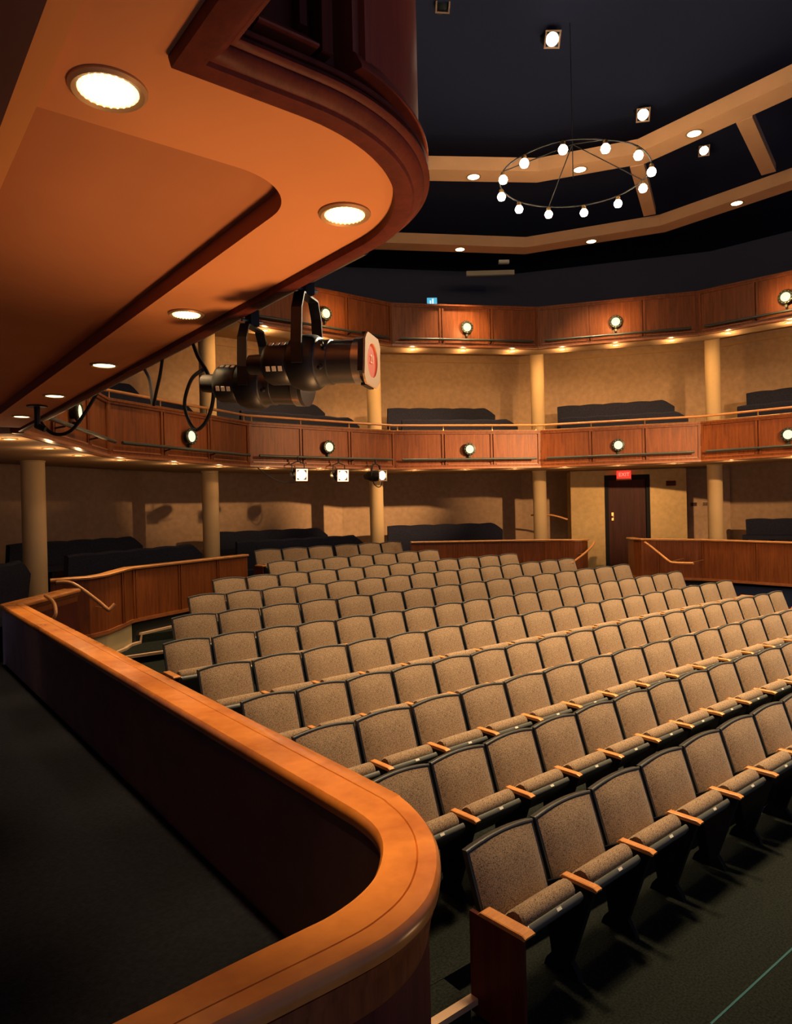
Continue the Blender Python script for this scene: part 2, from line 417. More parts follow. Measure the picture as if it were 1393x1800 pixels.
# ------------------------------------------------------------------ the near box: soffit, front above, rail below
ZS = .86+H
def corner(c, r, n=18): return arc(c, r, -pi/2, 0, n)
edge = [(.485, -1.4), (.485, 1.29)] + [(.62, 1.29)] + corner((.76, 1.82), .53) + [(1.29, 7.6)]
cof = [(.33, 7.3), (.33, 1.612), (.70, 1.612)] + corner((.775, 1.822), .21, 10) + [(.985, 7.3)]
# soffit sheet with the coffer opening: built as strips
mb = MB()
vs = []
outer = [(.485, -1.4), (.485, 1.29), (.62, 1.29)] + corner((.76, 1.82), .53) + [(1.29, 7.6)]
inner = [(.30, -1.4), (.30, 1.612), (.70, 1.612)] + corner((.775, 1.822), .21, 18) + [(.985, 7.6)]
O = [mb.bm.verts.new((*p, ZS)) for p in outer]; I = [mb.bm.verts.new((*p, ZS)) for p in inner]
for k in range(len(O)-1): mb.bm.faces.new((O[k], O[k+1], I[k+1], I[k]))
O2 = [mb.bm.verts.new((*p, ZS+.02)) for p in outer]; 
struct(mb, 'ceiling_box', 'box_soffit')
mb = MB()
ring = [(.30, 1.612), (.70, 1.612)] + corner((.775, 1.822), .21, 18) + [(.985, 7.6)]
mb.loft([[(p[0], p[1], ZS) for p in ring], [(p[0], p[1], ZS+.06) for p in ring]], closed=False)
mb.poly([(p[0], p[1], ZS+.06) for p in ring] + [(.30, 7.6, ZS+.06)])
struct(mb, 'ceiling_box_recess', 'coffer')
mb = MB(); mb.box((-1.9, -1.4, ZS-.035), (.262, 7.6, ZS+.10)); struct(mb, 'ceiling_header', 'header_dark')
mb = MB(); mb.box((.263, -1.4, ZS-.025), (.312, 7.6, ZS+.062)); struct(mb, 'trim_header_strip', 'strip_paint')
mb = MB(); mb.box((-1.9, -1.4, ZS+.12), (.48, 7.6, ZS+.2)); mb.box((.481, 1.9, ZS+.12), (1.24, 7.6, ZS+.2)); struct(mb, 'floor_box_above', 'header_dark')
# curved cherry front of the box above
FB = [(.485, -1.4), (.485, 1.29), (.62, 1.29)] + corner((.76, 1.82), .53, 28) + [(1.29, 3), (1.29, 5), (1.29, 7.7)]
t = thing('box_balustrade', 'curved cherry-wood front of the box overhead with moulded lower edge', 'balcony front')
mb = MB(); sweep(mb, FB, [(o_, ZS+z_) for o_, z_ in ((0,-.004),(-.004,-.024),(-.016,-.028),(-.052,-.026),(-.056,-.018),(-.060,-.018),(-.078,-.004),(-.084,.004),(-.084,.008),(-.094,.010),(-.099,.016),(-.097,.024),(-.088,.027),(-.088,.032),(-.095,.034),(-.097,.041),(-.092,.047),(-.080,.049),(-.076,.056),(-.056,.075),(0,.075))])
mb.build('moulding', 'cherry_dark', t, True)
flat = [(.485, -1.4), (.485, 1.29), (.835, 1.29)]
curve = arc((.76, 1.82), .53, rad(-80), 0, 26) + [(1.29, 3), (1.29, 5), (1.29, 7.7)]
ZP0, ZP1 = ZS+.076, LO_T-.04
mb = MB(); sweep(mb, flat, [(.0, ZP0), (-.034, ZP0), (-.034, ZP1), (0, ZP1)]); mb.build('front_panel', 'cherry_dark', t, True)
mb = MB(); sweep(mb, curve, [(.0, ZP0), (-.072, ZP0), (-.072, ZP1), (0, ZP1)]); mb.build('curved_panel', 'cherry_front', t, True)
mb = MB(); sweep(mb, curve, [(-.0725, ZP0), (-.097, ZP0), (-.097, ZP0+.006), (-.078, ZP0+.040), (-.0725, ZP0+.044)]); mb.build('panel_sill', 'cherry_front', t, True)
mb = MB(); mb.loft([[(x, 1.255, ZP0+.0), (x, 1.200, ZP0+.001), (x, 1.200, ZP0+.006), (x, 1.255, ZP0+.055)] for x in (.63, .765)]); mb.build('panel_sill', 'cherry_front', t)
mb = MB()
mb.box((.775, 1.205, ZP0), (.800, 1.255, ZP1)); mb.box((.735, 1.225, ZP0+.05), (.752, 1.255, ZP1)); mb.box((.60, 1.210, ZP0), (.628, 1.255, ZP1))
mb.build('panel_moulding', 'cherry_dark', t)
a = rad(-77); c_, s_ = cos(a), sin(a)
mb = MB(); mb.prism([(.76+c_*r-s_*q, 1.82+s_*r+c_*q) for r, q in ((.600, -.012), (.616, -.006), (.616, .008), (.600, .014))], ZP0+.03, ZP1); mb.build('panel_moulding', 'cherry_front', t)
# six big downlights in the box soffit
for k, (x, v) in enumerate([(.424, 1.46), (1.147, 1.686), (1.153, 2.928), (1.153, 4.186), (1.153, 5.44), (1.153, 6.70)]):
    downlight((x, v, ZS-.001), ['large round downlight at upper left of the soffit overhead, brightest of all', 'large round downlight near the curved corner of the soffit overhead', 'round downlight in the box soffit, third along from the camera', 'round downlight in the box soffit, fourth along from the camera', 'round downlight in the box soffit, fifth along from the camera', 'round downlight in the box soffit, farthest along at the left edge'][k], .058, 'lamp_warm', 'box soffit downlights', 26 if k < 3 else 0)
    spot((x, v, ZS-.03), (x+(.06 if k else 0), v, 0), 145 if k else 15, 52, (1, .60, .26), .05, .8)

# rail of the lower box
ZR = -.85+H
rin = [(-.9, 1.16), (-.2, 1.195), (.315, 1.22), (.534, 1.235), (.678, 1.242), (.768, 1.248), (.86, 1.274), (.942, 1.322), (1.022, 1.407), (1.069, 1.496), (1.088, 1.60), (1.091, 1.75), (1.092, 2.6), (1.092, 5), (1.092, 7.72)]
rout = [(-.9, 1.06), (-.2, 1.085), (.36, 1.102), (.583, 1.100), (.766, 1.100), (.865, 1.113), (.97, 1.155), (1.065, 1.232), (1.150, 1.335), (1.215, 1.46), (1.258, 1.60), (1.270, 1.75), (1.271, 2.6), (1.28, 5), (1.29, 7.62)]
def dense(P):
    out = [Vector(P[0]), Vector(P[1])]
    mid = catmull(P[1:13], 6); out = [Vector(P[0])] + mid + [Vector(P[13]), Vector(P[14])]
    return out
RI, RO = dense(rin), dense(rout)
RI += [Vector((1.88, 8.72))]; RO += [Vector((2.05, 8.62))]
t = thing('box_parapet', 'low box parapet with broad polished orange wood rail curving round the corner', 'parapet')
def section(prof):
    """prof: (t across 0=inside..1=outside, z)"""
    return [[(*(RI[i].lerp(RO[i], q[0])), q[1]) for q in prof] for i in range(len(RI))]
mb = MB(); mb.loft(section([(0, ZR-.045), (-.012, ZR-.03), (-.006, ZR-.010), (.04, ZR), (.60, ZR), (.615, ZR-.006), (.63, ZR), (.93, ZR-.001), (.985, ZR-.010), (1.0, ZR-.025), (.985, ZR-.042), (.9, ZR-.05)]))
mb.build('rail', 'rail_wood', t, True)
mb = MB(); mb.loft(section([(.55, ZR-.051), (.93, ZR-.051), (.91, ZR-.075), (.83, ZR-.09), (.82, ZR-.135), (.80, ZR-.15), (.55, ZR-.15)])); mb.build('under_moulding', 'cherry', t, True)
mb = MB(); mb.loft(section([(.55, ZR-.151), (.78, ZR-.151), (.78, .02), (.55, .02)])); mb.build('outer_panel', 'cherry_dark', t, True)
mb = MB(); mb.loft(section([(.10, ZR-.046), (.52, ZR-.046), (.52, -1.44+H), (.10, -1.44+H)])); mb.build('inner_lining', 'box_lining', t, True)
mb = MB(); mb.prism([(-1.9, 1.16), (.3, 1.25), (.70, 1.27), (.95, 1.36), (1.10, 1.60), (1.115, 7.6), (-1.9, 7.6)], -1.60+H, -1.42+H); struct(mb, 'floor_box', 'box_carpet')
mb = MB(); mb.box((-2.1, -1.4, 0), (-1.91, 7.75, 9.19)); struct(mb, 'wall_left', 'header_dark')
# short curved handrail on the box end
o = MB().tube(catmull([(1.53, 7.87, -.822+H), (1.56, 7.72, -.86+H), (1.565, 7.61, -.906+H), (1.55, 7.52, -.977+H), (1.52, 7.53, -1.033+H)], 6), .018, 10).build('aisle_handrail', 'handrail_wood', None, True)
tag(o, 'short curved pale handrail at the far end of the box parapet', 'handrail')

# ------------------------------------------------------------------ low panelled wall behind the seats
def low_wall(pts, name, label, lift=.85, base=None, stile_at=()):
    """pts: [(x, y, ztop)] from left to right; hall face is on the right-hand side"""
    t = thing(name, label, 'low wall', (0, 0, 0), 0, 'panelled low walls')
    path = [(p[0], p[1]) for p in pts]; zt = [p[2]+H for p in pts]
    def sw(prof, nm, mat, smooth=False):
        offs = [offset(path, o) for o, z in prof]
        rings = [[(offs[j][i].x, offs[j][i].y, zt[i]+prof[j][1]) for j in range(len(prof))] for i in range(len(path))]
        MB().loft(rings).build(nm, mat, t, smooth)
    sw([(0.008, -.045), (.10, -.045), (.10, -lift), (0.008, -lift)], 'panel', 'cherry')
    sw([(-.025, -.035), (-.03, -.012), (-.015, 0), (.12, 0), (.13, -.012), (.125, -.035)], 'top_cap', 'handrail_wood')
    sw([(-.014, -lift+.05), (-.014, -lift), (.006, -lift), (.006, -lift+.05)], 'bottom_bead', 'cherry_bead')
    st = MB()
    for k, f in stile_at:
        a, b = Vector(path[k]), Vector(path[k+1]); p = a.lerp(b, f); d = (b-a).normalized(); n = Vector((d.y, -d.x)); z = zt[k]+(zt[k+1]-zt[k])*f
        for s_ in (-.035, .012):
            q0 = p + d*s_; q1 = p + d*(s_+.023)
            st.prism([tuple(q0 - n*.006), tuple(q1 - n*.006), tuple(q1 + n*.012), tuple(q0 + n*.012)], z-lift+.05, z-.045)
    st.build('stiles', 'cherry', t)
    return t
W = offset(PATH, -.30)
wa = [(1.93, 9.62, -.805), (2.13, 9.58, -.80), (2.38, 9.55, -.80), (2.62, 9.66, -.79), (2.95, 9.98, -.765), (W[1].x, W[1].y, -.765), (5.55, 11.50, -.775)]
L_ = low_wall(wa, 'rear_low_wall', 'low cherry panelled wall with sloping wooden cap left of the back rows', .80, None, [(3, .9), (5, .02), (5, .36), (5, .70)])
def along(i, f): return W[i].lerp(W[i+1], f)
c0 = along(3, .06); d1 = along(3, .99); d2 = along(4, .20)
wb = [(c0.x, c0.y, -.742), (d1.x, d1.y, -.785), (d2.x, d2.y, -.79), (d2.x+.14, d2.y-.10, -.795), (d2.x+.45, d2.y-.02, -.80)]
low_wall(wb, 'rear_low_wall', 'low cherry panelled wall with wooden cap left of the door passage', .85, None, [(0, .34), (0, .67), (1, .03), (1, .7)])
e0 = along(4, .60); f1 = along(5, .97)
wc = [(e0.x+.42, e0.y+.50, -.785), (e0.x+.10, e0.y+.14, -.785), (e0.x+.02, e0.y-.10, -.785), (W[5].x, W[5].y, -.81), (f1.x, f1.y, -.87)]
low_wall(wc, 'rear_low_wall', 'low cherry panelled wall with wooden cap right of the door passage', .87, None, [(2, .30), (3, .0), (3, .33), (3, .66)])
# bases below the low walls
def base_strip(pts, nm, z1, mat, z0=0.9, o=(.02, .10)):
    mb = MB(); sweep(mb, [(p[0], p[1]) for p in pts], [(o[0], z0), (o[1], z0), (o[1], z1), (o[0], z1)]); struct(mb, nm, mat)
base_strip(wa[:6], 'baseboard_rear_left', 1.23, 'cream_skirting', .3)
base_strip(wa[5:], 'baseboard_rear_middle', 1.23, 'black_plastic', .3)
base_strip(wb, 'baseboard_rear_right', 1.16, 'cream_skirting', .3)
base_strip(wc, 'baseboard_right', 1.06, 'navy_black', .3)
def hand(pts, label, br):
    t = thing('wall_handrail', label, 'handrail')
    MB().tube(catmull(pts, 5), .024, 10).build('rail', 'handrail_wood', t, True)
    for b in br: MB().tube(b, .009, 6).build('bracket', 'brass', t)
hand([(1.954, 9.37, -.83+H), (2.109, 9.248, -.847+H), (2.337, 9.07, -1.058+H), (2.43, 8.985, -1.165+H), (2.46, 8.98, -1.18+H), (2.53, 8.99, -1.12+H)], 'bent wooden handrail sloping down the low wall at left of the aisle', [[(2.43, 9.0, -1.17+H), (2.46, 9.58, -1.2+H)]])
hand([(12.80, 9.40, -.85+H), (12.62, 9.32, -.93+H), (12.2, 9.20, -1.06+H), (11.62, 9.04, -1.19+H), (11.45, 9.0, -1.21+H), (11.2, 9.25, -1.21+H)], 'wooden handrail sloping down from the low wall left of the door passage', [[(12.2, 9.20, -1.07+H), (12.5, 9.6, -1.1+H)]])
hand([(13.10, 8.35, -.855+H), (13.03, 8.22, -.90+H), (12.85, 7.90, -1.03+H), (12.62, 7.52, -1.18+H), (12.55, 7.35, -1.20+H), (12.55, 6.98, -1.19+H)], 'wooden handrail bending level along the low wall right of the door passage', [[(12.62, 7.50, -1.19+H), (13.55, 7.75, -1.2+H)], [(12.55, 7.1, -1.2+H), (13.7, 7.4, -1.22+H)]])

# ------------------------------------------------------------------ the door bay
dd = Vector((cos(rad(-46)), sin(rad(-46)))); nn = Vector((dd.y, -dd.x))            # nn points into the hall
dm = Vector((15.30, 10.22))
def bay(x0, x1, y0, y1, z0, z1, nm, mat, kind=True, parent=None):
    mt = Matrix.Translation((dm.x, dm.y, 0)) @ Matrix.Rotation(rad(-46), 4, 'Z')
    mb = MB(); mb.box((x0, y0, z0), (x1, y1, z1), mt)
    return struct(mb, nm, mat) if kind else mb.build(nm, mat, parent)
DZ = 1.06
bay(-1.38, -.55, 0, .9, DZ, LO_B-.02, 'wall_door_left', 'door_wall'); bay(.55, 1.42, 0, .9, DZ, LO_B-.02, 'wall_door_right', 'door_wall'); bay(-.549, .549, 0, .9, DZ+2.44, LO_B-.02, 'wall_door_top', 'door_wall')
bay(-.549, .549, -.75, .05, DZ-.2, DZ, 'floor_door_threshold', 'carpet')
mt = Matrix.Translation((dm.x, dm.y, DZ)) @ Matrix.Rotation(rad(-46), 4, 'Z')
d_ = thing('door_1', 'dark red-brown wooden exit door with brass handle in black frame', 'door', (dm.x, dm.y, DZ+.002), rad(-46)); d_['kind'] = 'structure'
fr = MB(); fr.box((-.545, -.02, 0), (-.455, .12, 2.43)); fr.box((.455, -.02, 0), (.545, .12, 2.43)); fr.box((-.455, -.02, 2.33), (.455, .12, 2.43)); fr.build('door_frame', 'black_metal_matte', d_)
lf = MB(); lf.box((-.45, .03, .01), (.45, .075, 2.325))
for x in (-.30, -.06, .18): lf.box((x, .022, 1.75), (x+.13, .031, 1.93))
lf.build('door_leaf', 'door_wood', d_)
MB().lathe([(.03, 0), (.03, .012), (.012, .016), (.012, .05), (.026, .055), (.026, .075), (.01, .085)], 14, Matrix.Translation((-.36, .03, 1.40)) @ Matrix.Rotation(pi/2, 4, 'X')).build('door_handle', 'brass', d_, True)
MB().box((-.385, .024, 1.30), (-.335, .03, 1.50)).build('handle_plate', 'brass', d_)
ex = thing('exit_sign', 'glowing red exit sign above the dark door', 'exit sign', (dm.x-dd.x*.09+nn.x*.10, dm.y-dd.y*.09+nn.y*.10, DZ+2.34), rad(-46))
MB().box((-.17, -.03, 0), (.17, .03, .20)).build('housing', 'exit_red', ex); MB().box((-.18, -.035, -.035), (.18, .035, -.001)).build('lower_edge', 'strip_paint', ex)
tm = link('lettering', text_mesh('EXIT', .13), 'exit_letters', ex); tm.location = (0, -.033, .10); tm.rotation_euler = (pi/2, 0, 0)
o = MB().box((-.11, -.05, -.06), (.11, -.001, .06)).build('alarm_sounder', 'cherry_dark', None)
o.location = (dm.x+dd.x*1.05, dm.y+dd.y*1.05, DZ+2.20); o.rotation_euler = (0, 0, rad(-46)); tag(o, 'small dark wall-mounted box on the tan wall right of the exit door', 'wall box')
for k, s_ in enumerate((1.72, 2.02)):
    p = dm+dd*s_; o = MB().box((-.08, -.03, -.045), (.08, -.001, .045)).build('wall_plate', 'header_dark', None); o.location = (p.x-nn.x*.55, p.y-nn.y*.55, DZ+1.66); o.rotation_euler = (0, 0, rad(-46))
    tag(o, ['small dark plate on the wall left of the rightmost lower column', 'small dark plate on the wall touching the rightmost lower column'][k], 'wall plate', 'dark plates by the rightmost column')
bay(1.50, 2.60, .52, .65, DZ, LO_B-.02, 'wall_door_recess', 'tan_wall')
hand([(dm.x+dd.x*-1.5+nn.x*.3, dm.y+dd.y*-1.5+nn.y*.3, -.40+H), (dm.x+dd.x*-1.9+nn.x*.3, dm.y+dd.y*-1.9+nn.y*.3, -.28+H), (dm.x+dd.x*-2.4+nn.x*.3, dm.y+dd.y*-2.4+nn.y*.3, -.27+H)], 'dark handrail on the wall left of the door passage beside the column', [])

# ------------------------------------------------------------------ floor: one carpeted terrace per row
ROWS = {  # row: u of left end, v, seat width, bow, count, z of seat-back top
 11: (2.672, 3.054, .620, .006, 10, -1.955), 10: (2.629, 3.922, .576, .005, 15, -1.838), 9: (2.565, 4.748, .591, .003, 17, -1.721), 8: (2.514, 5.448, .533, 0, 19, -1.605),
 7: (2.502, 6.381, .567, .001, 18, -1.488), 6: (2.499, 7.239, .531, -.001, 19, -1.371), 5: (2.920, 8.173, .582, 0, 16, -1.254), 4: (3.471, 9.081, .545, .001, 15, -1.137),
 3: (4.143, 9.88, .553, .004, 12, -1.020), 2: (5.569, 10.836, .560, .002, 7, -.903), 1: (6.0, 12.2, .594, 0, 6, -.773)}
def frow(r): return ROWS[r][5]+H-.86
mb = MB()
vb = [-1.6] + [ROWS[r][1]-.05 for r in range(11, 4, -1)] + [9.45, 10.27, 11.2, 14.5]
zz = [frow(r) for r in range(11, 0, -1)]
for k in range(11):
    mb.box((1.31 if vb[k] < 7.6 else .6, vb[k], -.25), (17.6, vb[k+1], zz[k]))
mb.box((1.31, 2.78, -.2), (2.60, 3.0, zz[1]))
struct(mb, 'floor', 'carpet')
k_ = 0
for r in range(11, 3, -1):
    v = ROWS[r][1]-.05; z = frow(r-1); k_ += 1
    if r == 11: v = 2.78
    if r == 4: v = 9.45
    mb = MB()
    ul = ROWS[r][0]-.02; ur = ROWS[r][0]+ROWS[r][2]*ROWS[r][4]+.04
    u1 = 14.2 if v < 7.8 else (13.2 if v < 9 else 12.3)
    u0 = 1.32 if v < 8.0 else (1.9 if v < 8.5 else 2.64)
    if ul > u0+.05: mb.box((u0, v-.025, z-.03), (ul, v+.03, z+.004))
    if u1 > ur+.05: mb.box((ur, v-.025, z-.03), (u1, v+.03, z+.004))
    struct(mb, 'trim_step_nosing_%d' % k_, 'nosing')
mb = MB()   # stair stringer along the low wall, left
sw_ = [(2.60, 9.55), (2.93, 9.88), (3.06, 10.10), (3.24, 10.24), (3.26, 10.25), (4.1, 10.69)]
zs_ = [frow(3)]*4 + [frow(2)]*2
mb.loft([[(p[0], p[1], z), (p[0]-.03, p[1]+.05, z), (p[0]-.03, p[1]+.05, z+.03), (p[0], p[1], z+.03)] for p, z in zip(sw_, zs_)])
struct(mb, 'trim_stair_stringer', 'nosing')
o = MB().box((3.574, 1.935, .001), (9.5, 1.947, .003)).build('floor_tape', 'tape_teal'); tag(o, 'thin teal tape line across the dark carpet at lower right', 'tape line')

# ------------------------------------------------------------------ theatre seats
def lean(z): return -.155*max(0, (.86-z))/.46          # the back tilts forward towards its foot
def seat_proto(end):
    w = .56; hw = w/2-.012
    root = thing('theatre_seat', 'seat', 'theatre seat')
    def outline(zbot, inset, nx=10, nz=9):
        pts = []
        for j in range(nz+1):
            row = []
            for i in range(nx+1):
                s = -1+2*i/nx; tz = j/nz
                top = .862 + .026*(1-s*s) - inset
                z = zbot + (top-zbot)*tz
                hw_ = (hw-inset)*(.985+.015*min(1, tz*1.4))
                row.append((s*hw_, z))
            pts.append(row)
        return pts
    # upholstered front
    F_ = outline(.40, .016); mb = MB(); nx = 10; nz = 9
    fr_, bk_ = [], []
    for j in range(nz+1):
        a, b = [], []
        for i in range(nx+1):
            x, z = F_[j][i]; s = -1+2*i/nx; tz = j/nz
            e = (1-abs(s)**4)*(1-abs(2*tz-1)**3.2)
            a.append(mb.bm.verts.new((x, lean(z)-.032-.046*e - .012*(s*s-1)*-1*.4, z))); b.append(mb.bm.verts.new((x, lean(z)-.030, z)))
        fr_.append(a); bk_.append(b)
    for j in range(nz):
        for i in range(nx):
            mb.bm.faces.new((fr_[j][i], fr_[j][i+1], fr_[j+1][i+1], fr_[j+1][i])); mb.bm.faces.new((bk_[j][i+1], bk_[j][i], bk_[j+1][i], bk_[j+1][i+1]))
    for i in range(nx):
        mb.bm.faces.new((fr_[0][i+1], fr_[0][i], bk_[0][i], bk_[0][i+1])); mb.bm.faces.new((fr_[nz][i], fr_[nz][i+1], bk_[nz][i+1], bk_[nz][i]))
    for j in range(nz):
        mb.bm.faces.new((fr_[j][0], fr_[j+1][0], bk_[j+1][0], bk_[j][0])); mb.bm.faces.new((fr_[j+1][nx], fr_[j][nx], bk_[j][nx], bk_[j+1][nx]))
    mb.build('back_cushion', 'seat_fabric', root, True)
    # plastic shell with its rolled rim
    S_ = outline(.36, 0); mb = MB(); a_, b_ = [], []
    for j in range(nz+1):
        a_.append([mb.bm.verts.new((x, lean(z)-.0295, z)) for x, z in S_[j]]); b_.append([mb.bm.verts.new((x*.985, lean(z)+.012, z-.004*j/nz)) for x, z in S_[j]])
    for j in range(nz):
        for i in range(nx):
            mb.bm.faces.new((a_[j][i], a_[j][i+1], a_[j+1][i+1], a_[j+1][i])); mb.bm.faces.new((b_[j][i+1], b_[j][i], b_[j+1][i], b_[j+1][i+1]))
    for i in range(nx):
        mb.bm.faces.new((a_[0][i+1], a_[0][i], b_[0][i], b_[0][i+1])); mb.bm.faces.new((a_[nz][i], a_[nz][i+1], b_[nz][i+1], b_[nz][i]))
    for j in range(nz):
        mb.bm.faces.new((a_[j][0], a_[j+1][0], b_[j+1][0], b_[j][0])); mb.bm.faces.new((a_[j+1][nx], a_[j][nx], b_[j][nx], b_[j+1][nx]))
    sh = mb.build('back_shell', 'black_plastic', root, True)
    top = [(x, lean(z)-.026, z-.004) for x, z in S_[nz]]
    MB().tube(top, .009, 8).build('rim', 'trim_plastic', sh, True)
    # tipped-up seat
    tx, tz_ = -.74, .67; nx_, nz_ = .67, .74
    P0 = (-.155, .345)
    def at(t, n): return (P0[0]+tx*t+nx_*n, P0[1]+tz_*t+nz_*n)
    prof = [at(.0, .002), at(.28, .002)] + [at(.285+.056*cos(a), .054+.056*sin(a)) for a in [rad(-80+26*k) for k in range(8)]] + [at(.262, .112), at(.02, .085)]
    xs = [-hw+.052, -hw+.064, -.12, 0, .12, hw-.064, hw-.052]
    mb = MB(); rings = []
    for k, x in enumerate(xs):
        cy = sum(p[0] for p in prof)/len(prof); cz = sum(p[1] for p in prof)/len(prof); f = .86 if k in (0, len(xs)-1) else 1.0 + (.035 if k == 3 else .02 if k in (2, 4) else 0)
        rings.append([(x, cy+(p[0]-cy)*f, cz+(p[1]-cz)*f) for p in prof])
    mb.loft(rings); mb.build('seat_cushion', 'seat_fabric', root, True)
    mb = MB(); pr = [at(-.03, -.003), at(-.03, -.03), at(.30, -.042), at(.345, -.030), at(.354, -.018), at(.354, .002), at(.349, .008), at(.342, .008), at(.336, -.001)]
    mb.loft([[(x, p[0], p[1]) for p in pr] for x in (-hw+.050, -hw+.075, hw-.075, hw-.050)]); pan = mb.build('seat_pan', 'trim_plastic', root, True)
    mb = MB(); a0, a1, a2, a3 = at(.354, -.016), at(.354, .001), at(.3565, .001), at(.3565, -.016)
    mb.loft([[(x, q[0], q[1]) for q in (a0, a1, a2, a3)] for x in (0, .036)]); mb.build('number_plate', 'plate_white', pan)
    c = at(.348, -.006)
    MB().lathe([(.013, 0), (.013, .006), (.005, .013)], 10, Matrix.Translation((-hw+.049, c[0], c[1])) @ Matrix.Rotation(-pi/2, 4, 'Y')).build('end_cap', 'steel', pan, True)
    # arm and standard at the left
    def arm(x, wid, y0=-.235, nm='armrest'):
        mb = MB(); pr = [(y0, .588), (y0-.02, .608), (-.47, .610), (-.495, .600), (-.49, .586)]
        mb.loft([[(x-wid/2, p[0], p[1]) for p in pr], [(x-wid/2+.006, p[0], p[1]+.004) for p in pr], [(x+wid/2-.006, p[0], p[1]+.004) for p in pr], [(x+wid/2, p[0], p[1]) for p in pr]])
        mb.build(nm, 'arm_wood', root, False)
    def standard(x):
        mb = MB(); mb.loft([[(xx, -.10, .0), (xx, -.36, .0), (xx, -.34, .05), (xx, -.30, .10), (xx, -.46, .56), (xx, -.46, .585), (xx, -.25, .585), (xx, -.10, .5), (xx, -.16, .10), (xx, -.12, .05)] for xx in (x-.018, x+.018)])
        mb.build('standard', 'black_metal_matte', root)
    if end == 'left':
        arm(-w/2-.012, .075, -.165); standard(-w/2)
        MB().box((-w/2-.044, -.47, .03), (-w/2-.020, -.10, .585)).build('end_panel', 'cherry_dark', root)
    else:
        arm(-w/2, .048); standard(-w/2)
    if end == 'right':
        arm(w/2+.012, .07, -.165); standard(w/2)
        MB().box((w/2+.020, -.47, .03), (w/2+.044, -.10, .585)).build('end_panel', 'cherry_dark', root)
    return root
protos = {e: seat_proto(e) for e in ('mid', 'left', 'right')}
used = set()
ROWNAME = {11: 'front row', 10: 'second row', 9: 'third row', 8: 'fourth row', 7: 'fifth row', 6: 'sixth row', 5: 'seventh row', 4: 'eighth row', 3: 'ninth row', 2: 'tenth row', 1: 'back row'}
for r, (u, v, w, c, n, zt) in ROWS.items():
    for i in range(n):
        uu = u + w*(i+.5)
        if r == 1 and i >= 3: uu += .04
        vv = v - c*(uu-7.61)**2
        end = 'left' if i == 0 or (r == 1 and i == 3) else ('right' if (i == n-1 and r != 11 and r != 10) else 'mid')
        if end in used: o = copy_tree(protos[end])
        else: o = protos[end]; used.add(end)
        o.location = (uu, vv, zt+H-.86); o.rotation_euler = (0, 0, atan2(-2*c*(uu-7.61), 1)); o.scale = (w/.56, 1, 1)
        pos = 'left end seat' if i == 0 else ('right end seat' if i == n-1 and r < 9 else ORD[i+1] + ' from the left')
        rn = ROWNAME[r]
        tag(o, ('speckled brown tip-up theatre seat, %s of the %s' % (pos, rn)) if 'seat' in pos else ('speckled brown tip-up theatre seat, %s in the %s' % (pos, rn)), 'theatre seat', 'theatre seats in the ' + rn.split(',')[0])

# ------------------------------------------------------------------ catwalk rings overhead
ZK = 5.5+H
inn = [(2.2, 10.6), (5.2, 10.58), (9.342, 7.879), (10.286, 6.395), (10.285, 4.157), (10.285, 1.5)]
out_ = [(2.4, 7.0), (3.6, 10.4), (5.4, 11.9), (8.3, 12.25), (11.766, 10.303), (13.215, 7.811), (13.34, 5.423), (13.35, 1.5)]
def ring_beam(path, label, nlamps):
    t = thing('catwalk_ring', label, 'catwalk ring')
    mb = MB(); sweep(mb, path, [(0, ZK), (-.40, ZK), (-.40, ZK+.22), (0, ZK+.22)]); mb.build('soffit_beam', 'ring_paint', t)
ring_beam(inn, 'inner faceted tan catwalk ring hanging in the black ceiling', 0)
ring_beam(out_, 'outer faceted tan catwalk ring hanging in the black ceiling, lower in view', 0)
for k, (a, b) in enumerate([((10.29, 6.56), (12.24, 7.55)), ((10.36, 4.845), (12.38, 5.397))]):
    d = (Vector(b)-Vector(a)).normalized(); n = Vector((-d.y, d.x))*.11
    mb = MB(); mb.prism([tuple(Vector(a)-n), tuple(Vector(b)-n), tuple(Vector(b)+n), tuple(Vector(a)+n)], ZK+.02, ZK+.16)
    o = mb.build('catwalk_brace', 'ring_paint'); tag(o, ['short tan brace spanning the catwalk rings, behind the ring of bulbs', 'short tan brace spanning the catwalk rings at the right edge'][k], 'catwalk brace', 'braces between the catwalk rings')
RL = [(8.305, 8.354, 'inner catwalk ring, left of the ring of bulbs'), (9.569, 7.153, 'inner catwalk ring, seen inside the ring of bulbs'), (10.065, 5.447, 'inner catwalk ring, toward the right edge'), (10.377, 10.898, 'outer catwalk ring, left end'), (12.366, 8.994, 'outer catwalk ring, middle'), (13.06, 6.271, 'outer catwalk ring, right end'), (6.6, 8.7, None), (5.4, 6.6, None), (10.1, 3.0, None), (13.1, 3.2, None), (3.4, 8.8, None)]
RING_P = 600
for x, v, nm in RL:
    if nm: downlight((x, v, ZK-.001), 'round downlight in the underside of the ' + nm, .095, 'lamp_warm', 'catwalk downlights')
    spot((x, v, ZK-.05), (x, v, 0), RING_P, 78, (1, .70, .40), .10, .9)

